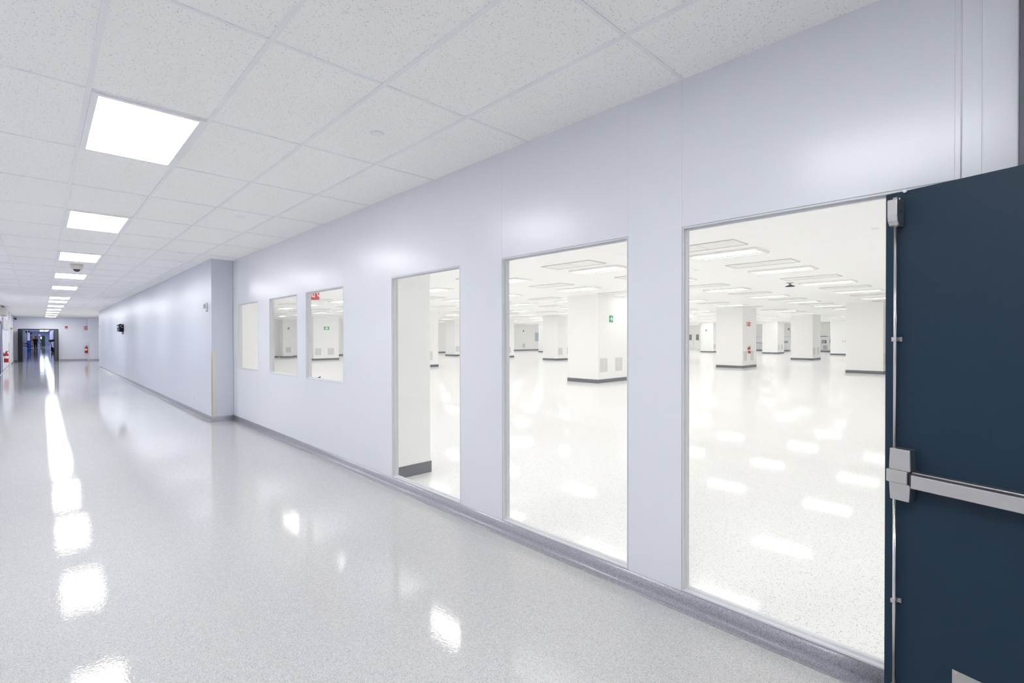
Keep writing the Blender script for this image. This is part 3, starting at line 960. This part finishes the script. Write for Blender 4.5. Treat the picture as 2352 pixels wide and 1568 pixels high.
def make_flush_panel(detail):  # flush two-part ceiling panel, purpose unknown
    a, b = 0.28, 0.60
    fm = MB()
    e = 0.013
    fm.box(-a, -a + e, -b, b, -0.012, 0).box(a - e, a, -b, b, -0.012, 0).box(-a + e, a - e, -b, -b + e, -0.012, 0).box(-a + e, a - e, b - e, b, -0.012, 0).box(-a + e, a - e, -0.005, 0.005, -0.008, 0)
    fc = [MB().box(-a + e, a - e, s0, s1, -0.006, 0) for s0, s1 in ((-b + e, -0.005), (0.005, b - e))]
    if not detail:
        for m in fc:
            fm.add(m.v, m.f, 1)
        return obj('flush_panel', fm, [M_edge, M_cpanel])
    r = empty('flush_panel')
    obj('edge_frame', fm, M_edge, r)
    for m in fc:
        obj('panel_face', m, M_cpanel, r)
    return r


protos = {}
WORD = ORD


def place(kind, x, y, i, j):
    near = math.hypot(x, y) < 24
    key = (kind, near)
    if key not in protos:
        protos[key] = (make_tube_light if kind == 'light' else make_flush_panel)(near)
        o = protos[key]
    else:
        o = dup(protos[key], (0, 0, 0))
    o.location = (x, y, HK)
    if kind == 'light':
        tag(o, 'three-tube clean room light, %s out from the glass, %s' % (WORD[i], ('outer added fill row behind the door' if j == 0 else 'inner added fill row behind the door') if j < 2 else WORD[j - 2] + ' row past the door'), 'ceiling light', 'three-tube lights in the clean room ceiling')
    else:
        tag(o, 'flush white ceiling panel, %s out from the glass, %s row past the door' % (WORD[i - 1], WORD[j - 2]), 'ceiling panel', 'flush panels in the clean room ceiling')


for i, x in enumerate(XS):
    for j, y0 in enumerate(YS):
        y = y0 + 0.6
        px = px_of(x, y)
        if not blocked(x, y, 0.31, 0.61) and (560 < px < 2150 or (x < 19 and y < 22)):
            place('light', x, y, i, j)
        if x > 5 and j > 1 and math.hypot(x, y) < 36:
            xp = x - (0.90 if x < 8.6 else 1.22 if x < 12 else 1.50 if x < 15 else 1.70 if x < 19 else 1.85)
            if not blocked(xp, y, 0.29, 0.61) and 620 < px_of(xp, y) < 2100 and xp > 6.1:
                place('panel', xp, y, i, j)

# ceiling bits in the clean room
cc = tag(empty('ceiling_device', (14.42, 4.27, HK)), 'grey ceiling device with dark ring between the clean room lights', 'ceiling device')  # unidentified device on a short stem
obj('mount', MB().lathe([(0.0, 0.0), (0.08, 0.0), (0.08, -0.012), (0.032, -0.018), (0.032, -0.065), (0.0, -0.065)]), M_ltgrey, cc)
obj('dish', MB().lathe([(0.0, -0.06), (0.05, -0.062), (0.115, -0.090), (0.122, -0.100), (0.0, -0.098)]), M_darksteel, cc)
for k, (x, y, lab) in enumerate(((8.03, 1.35, 'flat disc on the clean room ceiling by the navy door edge'), (10.17, 4.85, 'flat disc on the clean room ceiling left of the second flush panel'),
                                 (12.27, 4.29, 'flat disc on the clean room ceiling beside the ceiling device'))):
    r = dup(spr, (x, y, HK))
    tag(r, lab, 'sprinkler', 'sprinkler discs in the clean room ceiling')

# benches and equipment by the far wall of the clean room
def bench(y0, y1, lab, seed, x=CE - 1.5):
    R = random.Random(seed)
    r = tag(empty('workbench', (x, (y0 + y1) / 2, 0)), lab, 'workbench', 'white benches along the clean room far wall')
    h = (y1 - y0) / 2
    obj('bench_top', MB().box(-0.35, 0.35, -h, h, 0.86, 0.90), M_rack if seed == 1 else M_wplastic, r)
    for sx in (-0.32, 0.29):
        for sy in (-h + 0.02, h - 0.06):
            obj('leg', MB().box(sx, sx + 0.04, sy, sy + 0.04, 0, 0.86), M_wplastic, r)
    obj('upright', MB().box(0.31, 0.35, -h, -h + 0.04, 0.90, 2.0).box(0.31, 0.35, h - 0.04, h, 0.90, 2.0), M_wplastic, r)
    obj('top_shelf', MB().box(0.0, 0.35, -h, h, 1.52, 1.56), M_ltgrey, r)
    obj('lower_shelf', MB().box(-0.33, 0.30, -h + 0.05, h - 0.05, 0.24, 0.28), M_ltgrey, r)
    return r


def bench_item(x, y, z, s, m, lab, cat, name):
    r = tag(empty(name, (x, y, z)), lab, cat, 'small equipment on the clean room benches')
    obj('body', MB().box(-s[0] / 2, s[0] / 2, -s[1] / 2, s[1] / 2, 0, s[2]), m, r, 0.01)
    obj('front_panel', MB().box(-s[0] / 2 - 0.01, -s[0] / 2, -s[1] / 2 + 0.03, s[1] / 2 - 0.03, 0.02, s[2] - 0.03), M_grey, r)
    return r


bench(19.3, 21.9, 'long dark-topped bench between two columns in the window by the door', 1)
bench(16.6, 18.0, 'white bench partly behind the column in the middle of the door-side window', 2)
bench(12.9, 14.9, 'white cluttered bench right of the middle column in the door-side window', 3)
bench_item(CE - 1.6, 13.6, 0.90, (0.3, 0.34, 0.30), M_black, 'black instrument on the cluttered white bench', 'instrument', 'instrument_box')
bench_item(CE - 1.6, 12.98, 0.90, (0.3, 0.24, 0.42), M_bluegrey, 'blue-grey case on the end of the cluttered bench', 'instrument', 'instrument_case')
bench_item(CE - 1.35, 13.75, 1.56, (0.25, 0.70, 0.07), M_rack, 'long dark box on the shelf of the cluttered bench', 'box', 'storage_box')
bench_item(CE - 1.6, 14.4, 0.28, (0.4, 0.5, 0.30), M_ltgrey, 'grey box under the cluttered bench', 'box', 'storage_box')
bench_item(CE - 1.6, 13.5, 0.28, (0.4, 0.3, 0.42), M_beige, 'beige bin under the cluttered bench', 'bin', 'storage_bin')
bench_item(CE - 1.6, 17.1, 0.90, (0.3, 0.3, 0.22), M_grey, 'grey instrument on the bench behind the middle column', 'instrument', 'instrument_box')
bench_item(CE - 1.6, 20.9, 0.90, (0.3, 0.3, 0.14), M_bluegrey, 'low blue-grey tray on the dark-topped bench', 'tray', 'parts_tray')

# ------------------------------------------------------------------ beyond the end doors
fl0 = make_panel_light('ceiling_light', E_far)
fys = [50, 57, 64, 71, 78, 85, 92, 99, 106, 110, 114, 118, 122, 126, 130, 134, 138]
for k, y in enumerate(fys):
    r = fl0 if k == 0 else dup(fl0, (0, 0, 0))
    r.location = (0.88, y, HC)
    tag(r, 'light panel beyond the far double doors, %s from the doors' % ORD[k], 'ceiling light', 'lights in the corridor beyond the far doors')
for k, y in enumerate(fys[8:]):
    r = dup(fl0, (0.24, y, HC))
    tag(r, 'inner light panel of the paired ones beyond the far doors, %s pair' % ORD[k], 'ceiling light', 'lights in the corridor beyond the far doors')

bc = tag(empty('cabinet', (-1.02, 87.0, 0)), 'bright blue cabinet with three round labels beyond the far doors', 'cabinet')
obj('body', MB().box(-0.165, 0.165, 0, 0.6, 0, 1.27), M_blue, bc, 0.01)
for z in (0.98, 0.62, 0.28):
    obj('round_label', MB().cyl((0.0, -0.012, z), (0.0, 0.0, z), 0.075, n=20), M_beige, bc)
    obj('label_centre', MB().cyl((0.0, -0.016, z), (0.0, -0.012, z), 0.035, n=16), M_carton, bc)
yp = tag(empty('yellow_post', (-1.10, 80.0, 0)), 'yellow vertical strip on the wall beyond the far doors', 'strip')
obj('strip', MB().box(-0.04, 0.04, -0.03, 0.03, 1.24, 2.25), M_yellow, yp)
obj('pole', MB().box(-0.02, 0.02, -0.02, 0.02, 0, 1.24), M_ltgrey, yp)
for k, (x, y, z, s, lab) in enumerate(((-1.05, 74.5, 2.27, 0.075, 'dark red hanging lamp, leftmost of three above the blue cabinet'), (-0.87, 74.5, 2.28, 0.075, 'dark red hanging lamp, middle of three above the blue cabinet'),
                                       (-0.73, 77.0, 2.12, 0.075, 'dark red hanging lamp, right and lowest of three above the blue cabinet'))):
    r = tag(empty('beacon_lamp', (x, y, z)), lab, 'lamp', 'dark red hanging lamps beyond the far doors')
    obj('shade', MB().lathe([(0.0, 0.10), (s * 0.7, 0.09), (s, 0.0), (s * 0.9, -0.10), (0.0, -0.11)], n=16), M_darkred, r)
    obj('rod', MB().cyl((0, 0, 0.09), (0, 0, HC - z), 0.008, n=8), M_rack, r)
for k, (z, lab) in enumerate(((0.98, 'dark red drum unit, upper of two beside the blue cabinet'), (0.70, 'dark red drum unit, lower of two beside the blue cabinet'))):
    r = tag(empty('drum_unit', (-1.02 + 0.04 * k, 75.5, z)), lab, 'drum', 'dark red drums beside the blue cabinet')
    obj('drum', MB().cyl((0, -0.12, 0), (0, 0.12, 0), 0.10, n=18), M_darkred, r)
    obj('bracket', MB().box(-0.42 - 0.04 * k, -0.06, -0.03, 0.03, -0.03, 0.03), M_rack, r)

rk = tag(empty('storage_rack', (-0.72, 111.0, 0)), 'dark steel rack full of cartons beyond the far doors', 'rack')
for sx in (-0.44, 0.40):
    for sy in (-0.4, 0.36):
        obj('post', MB().box(sx, sx + 0.04, sy, sy + 0.04, 0, 2.15), M_rack, rk)
for z in (0.10, 0.58, 1.06, 1.54):
    obj('shelf', MB().box(-0.44, 0.44, -0.4, 0.4, z, z + 0.03), M_rack, rk)
R = random.Random(3)
cnt = 0
for lv, z in enumerate((0.13, 0.61, 1.09, 1.57)):
    for k in range(3):
        x = -0.72 - 0.27 + 0.27 * k
        hh = 0.38 + 0.07 * R.random()
        r = tag(empty('carton', (x, 110.85, z)), 'brown carton on the %s shelf of the far rack, %s' % (('bottom', 'second', 'third', 'top')[lv], ('left end', 'in the middle', 'right end')[k]), 'carton', 'cartons on the far storage rack')
        obj('box', MB().box(-0.125, 0.125, -0.22, 0.22, 0, hh), (M_carton, M_carton2, M_carton)[(lv + k) % 3], r)
        obj('tape', MB().box(-0.02, 0.02, -0.223, 0.223, hh * 0.6, hh + 0.003), M_carton2 if (lv + k) % 3 != 1 else M_carton, r)

# cart with white containers
ct = tag(empty('cart', (-0.17, 101.5, 0)), 'small steel cart beside the dark-clothed person', 'cart')
for sx in (-0.33, 0.30):
    for sy in (-0.3, 0.27):
        obj('leg', MB().box(sx, sx + 0.035, sy, sy + 0.035, 0.10, 0.85), M_ltgrey, ct)
        obj('caster', MB().cyl((sx + 0.005, sy + 0.017, 0.05), (sx + 0.03, sy + 0.017, 0.05), 0.05, n=12), M_rubber, ct)
obj('top_tray', MB().box(-0.34, 0.34, -0.31, 0.31, 0.83, 0.87), M_rack, ct)
obj('lower_tray', MB().box(-0.34, 0.34, -0.31, 0.31, 0.20, 0.24), M_ltgrey, ct)
for k, (x, h_, m_, lab) in enumerate(((0.02, 0.40, M_signwhite, 'tall white container on the far cart'), (0.20, 0.26, M_wplastic, 'short pale container on the far cart'))):
    r = tag(empty('container', (-0.17 + x, 101.4, 0.87)), lab, 'container', 'containers on the far cart')
    obj('body', MB().prism([(-0.09, 0), (0.09, 0), (0.07, h_), (-0.07, h_)], 'y', -0.09, 0.09), m_, r)
    obj('lid', MB().box(-0.075, 0.075, -0.095, 0.095, h_, h_ + 0.02), M_ltgrey, r)

# green door at the end
gd = empty('door_7', (0.40, 142.0, 0))
struct(gd, 'dark green door at the very end beyond the far doors', 'door')
obj('door_leaf', MB().box(-0.34, 0.36, -0.06, -0.005, 0, 2.12), M_green, gd)
obj('vision_pane', MB().box(-0.33, -0.14, -0.066, -0.058, 1.44, 1.92), E_doorlite, gd)
es = tag(empty('exit_sign', (-0.06, 140.0, 2.25)), 'glowing red exit sign at the far end', 'sign')
obj('housing', MB().box(-0.16, 0.16, -0.03, 0.03, -0.10, 0.10), M_wplastic, es)
lt_ = MB()
def seg(x, z, w_, h_):
    lt_.box(x, x + w_, -0.036, -0.03, z, z + h_)
seg(-0.14, -0.07, 0.015, 0.14); seg(-0.14, -0.07, 0.05, 0.02); seg(-0.14, -0.01, 0.045, 0.02); seg(-0.14, 0.05, 0.05, 0.02)
for sgn in (-1, 1):
    lt_.prism([(-0.045 - 0.025 * sgn - 0.009, -0.07), (-0.045 - 0.025 * sgn + 0.009, -0.07), (-0.045 + 0.025 * sgn + 0.009, 0.07), (-0.045 + 0.025 * sgn - 0.009, 0.07)], 'y', -0.036, -0.03)
seg(0.02, -0.07, 0.016, 0.14); seg(0.06, 0.05, 0.07, 0.02); seg(0.088, -0.07, 0.016, 0.14)
obj('exit_letters', lt_, E_exit, es)
obj('mount', MB().box(-0.02, 0.02, -0.01, 0.01, 0.10, HC - 2.25), M_ltgrey, es)

# pallet truck by the right-hand door
pt = tag(empty('pallet_truck', (0.98, 77.5, 0)), 'yellow and black pallet truck just past the far doors', 'pallet truck')
obj('fork', MB().box(-0.16, -0.02, 0.0, 1.1, 0.06, 0.12), M_yellow, pt)
obj('fork', MB().box(0.16, 0.30, 0.0, 1.1, 0.06, 0.12), M_yellow, pt)
obj('frame', MB().box(-0.10, 0.24, -0.10, 0.02, 0.06, 0.55), M_rack, pt, 0.01)
obj('steer_wheel', MB().cyl((-0.02, -0.12, 0.09), (0.16, -0.12, 0.09), 0.09, n=16), M_rubber, pt)
obj('tiller', MB().cyl((0.05, -0.12, 0.20), (-0.14, -0.30, 1.22), 0.030, n=10), M_rack, pt)
obj('tiller_grip', MB().box(-0.30, 0.02, -0.34, -0.27, 1.18, 1.42), M_yellow, pt, 0.03)
obj('control_head', MB().box(-0.20, 0.02, -0.36, -0.28, 1.14, 1.30), M_black, pt, 0.02)
sb = tag(empty('tool_stand', (1.22, 79.0, 0)), 'dark stand with yellow top behind the pallet truck', 'stand')
obj('base', MB().box(-0.12, 0.14, -0.2, 0.2, 0, 0.06), M_rubber, sb)
obj('post', MB().box(-0.03, 0.03, -0.03, 0.03, 0.06, 1.55), M_ltgrey, sb)
obj('shelf', MB().box(-0.22, 0.12, -0.16, 0.16, 1.18, 1.42), M_black, sb, 0.01)
obj('yellow_cap', MB().box(-0.05, 0.05, -0.05, 0.05, 1.55, 1.75), M_yellow, sb)


# the person: one continuous body, clothing and hair as parts
def skin_mesh(name, pts, edges, rad, m, parent, sub=2):
    me = bpy.data.meshes.new(name)
    me.from_pydata(pts, edges, [])
    me.materials.append(m)
    o = bpy.data.objects.new(name, me)
    COL.objects.link(o)
    o.parent = parent
    sk = o.modifiers.new('skin', 'SKIN')
    for i, r_ in enumerate(rad):
        sv = me.skin_vertices[0].data[i]
        sv.radius = (r_, r_) if isinstance(r_, float) else r_
    me.skin_vertices[0].data[0].use_root = True
    sk.use_smooth_shade = True
    ss = o.modifiers.new('sub', 'SUBSURF')
    ss.levels = ss.render_levels = sub
    return o


pr = tag(empty('person', (-0.49, 100.9, 0), 2.7), 'person in dark clothes standing at the far cart, back turned', 'person')
P = {'pelvis': (0, 0, 0.95), 'belly': (0, -0.01, 1.12), 'chest': (0, -0.03, 1.36), 'neck': (0, -0.04, 1.52), 'chin': (0, -0.06, 1.60), 'crown': (0, -0.06, 1.76)}
names = list(P)
pts = [P[k] for k in names]
rad = [(0.16, 0.11), (0.15, 0.10), (0.18, 0.11), 0.055, 0.075, 0.085]
edges = [(0, 1), (1, 2), (2, 3), (3, 4), (4, 5)]
ids = {}
for s in (-1, 1):
    leg = [((0.10 * s, 0.0, 0.88), 0.095), ((0.11 * s, -0.01, 0.50), 0.062), ((0.115 * s, 0.02, 0.10), 0.042), ((0.12 * s, -0.14, 0.045), 0.040)]
    arm = [((0.20 * s, -0.03, 1.44), 0.060), ((0.25 * s, -0.03, 1.16), 0.045), ((0.21 * s, -0.24, 1.03), 0.036), ((0.20 * s, -0.31, 1.01), 0.034)]
    prev = 0
    for p_, r_ in leg:
        pts.append(p_); rad.append(r_); edges.append((prev, len(pts) - 1)); prev = len(pts) - 1
    ids['leg%d' % s] = prev - 3
    prev = 2
    for p_, r_ in arm:
        pts.append(p_); rad.append(r_); edges.append((prev, len(pts) - 1)); prev = len(pts) - 1
    ids['arm%d' % s] = prev - 3
    hand = prev
    for q in range(5):
        if q == 4:
            a_, b_ = (0.16 * s, -0.33, 1.02), (0.145 * s, -0.36, 1.02)
        else:
            a_, b_ = (0.175 * s + 0.017 * s * q, -0.36, 1.005), (0.175 * s + 0.017 * s * q, -0.40 + 0.006 * abs(q - 1), 0.985)
        pts.append(a_); rad.append(0.009); edges.append((hand, len(pts) - 1))
        pts.append(b_); rad.append(0.008); edges.append((len(pts) - 2, len(pts) - 1))
body = skin_mesh('body', pts, edges, rad, M_skin, pr, 1)
jp, jr, je = [P['pelvis'], P['belly'], P['chest'], (0, -0.035, 1.47)], [(0.185, 0.135), (0.18, 0.13), (0.215, 0.145), 0.095], [(0, 1), (1, 2), (2, 3)]
tp, tr, te = [(0, -0.005, 1.10), (0, 0, 0.92)], [(0.178, 0.128), (0.165, 0.125)], [(0, 1)]
for s in (-1, 1):
    prev = 2
    for p_, r_ in (((0.20 * s, -0.03, 1.44), 0.075), ((0.25 * s, -0.03, 1.16), 0.060), ((0.21 * s, -0.22, 1.035), 0.050)):
        jp.append(p_); jr.append(r_); je.append((prev, len(jp) - 1)); prev = len(jp) - 1
    prev = 1
    for p_, r_ in (((0.10 * s, 0.0, 0.84), 0.110), ((0.11 * s, -0.01, 0.50), 0.080), ((0.115 * s, 0.01, 0.08), 0.066)):
        tp.append(p_); tr.append(r_); te.append((prev, len(tp) - 1)); prev = len(tp) - 1
    obj('shoe', MB().box(0.115 * s - 0.045, 0.115 * s + 0.045, -0.19, 0.07, 0, 0.085), M_rubber, pr, 0.02)
skin_mesh('jacket', jp, je, jr, M_cloth, pr, 1)
skin_mesh('trousers', tp, te, tr, M_cloth2, pr, 1)
obj('hair', MB().lathe([(0.0, 0.112), (0.05, 0.104), (0.085, 0.07), (0.098, 0.02), (0.094, -0.06), (0.080, -0.10)], (0, -0.030, 1.755), 18), M_hair, pr)
obj('face_features', MB().box(-0.045, -0.02, -0.155, -0.135, 1.685, 1.697).box(0.02, 0.045, -0.155, -0.135, 1.685, 1.697).box(-0.012, 0.012, -0.165, -0.135, 1.645, 1.672).box(-0.025, 0.025, -0.145, -0.12, 1.615, 1.622), M_hair, pr)
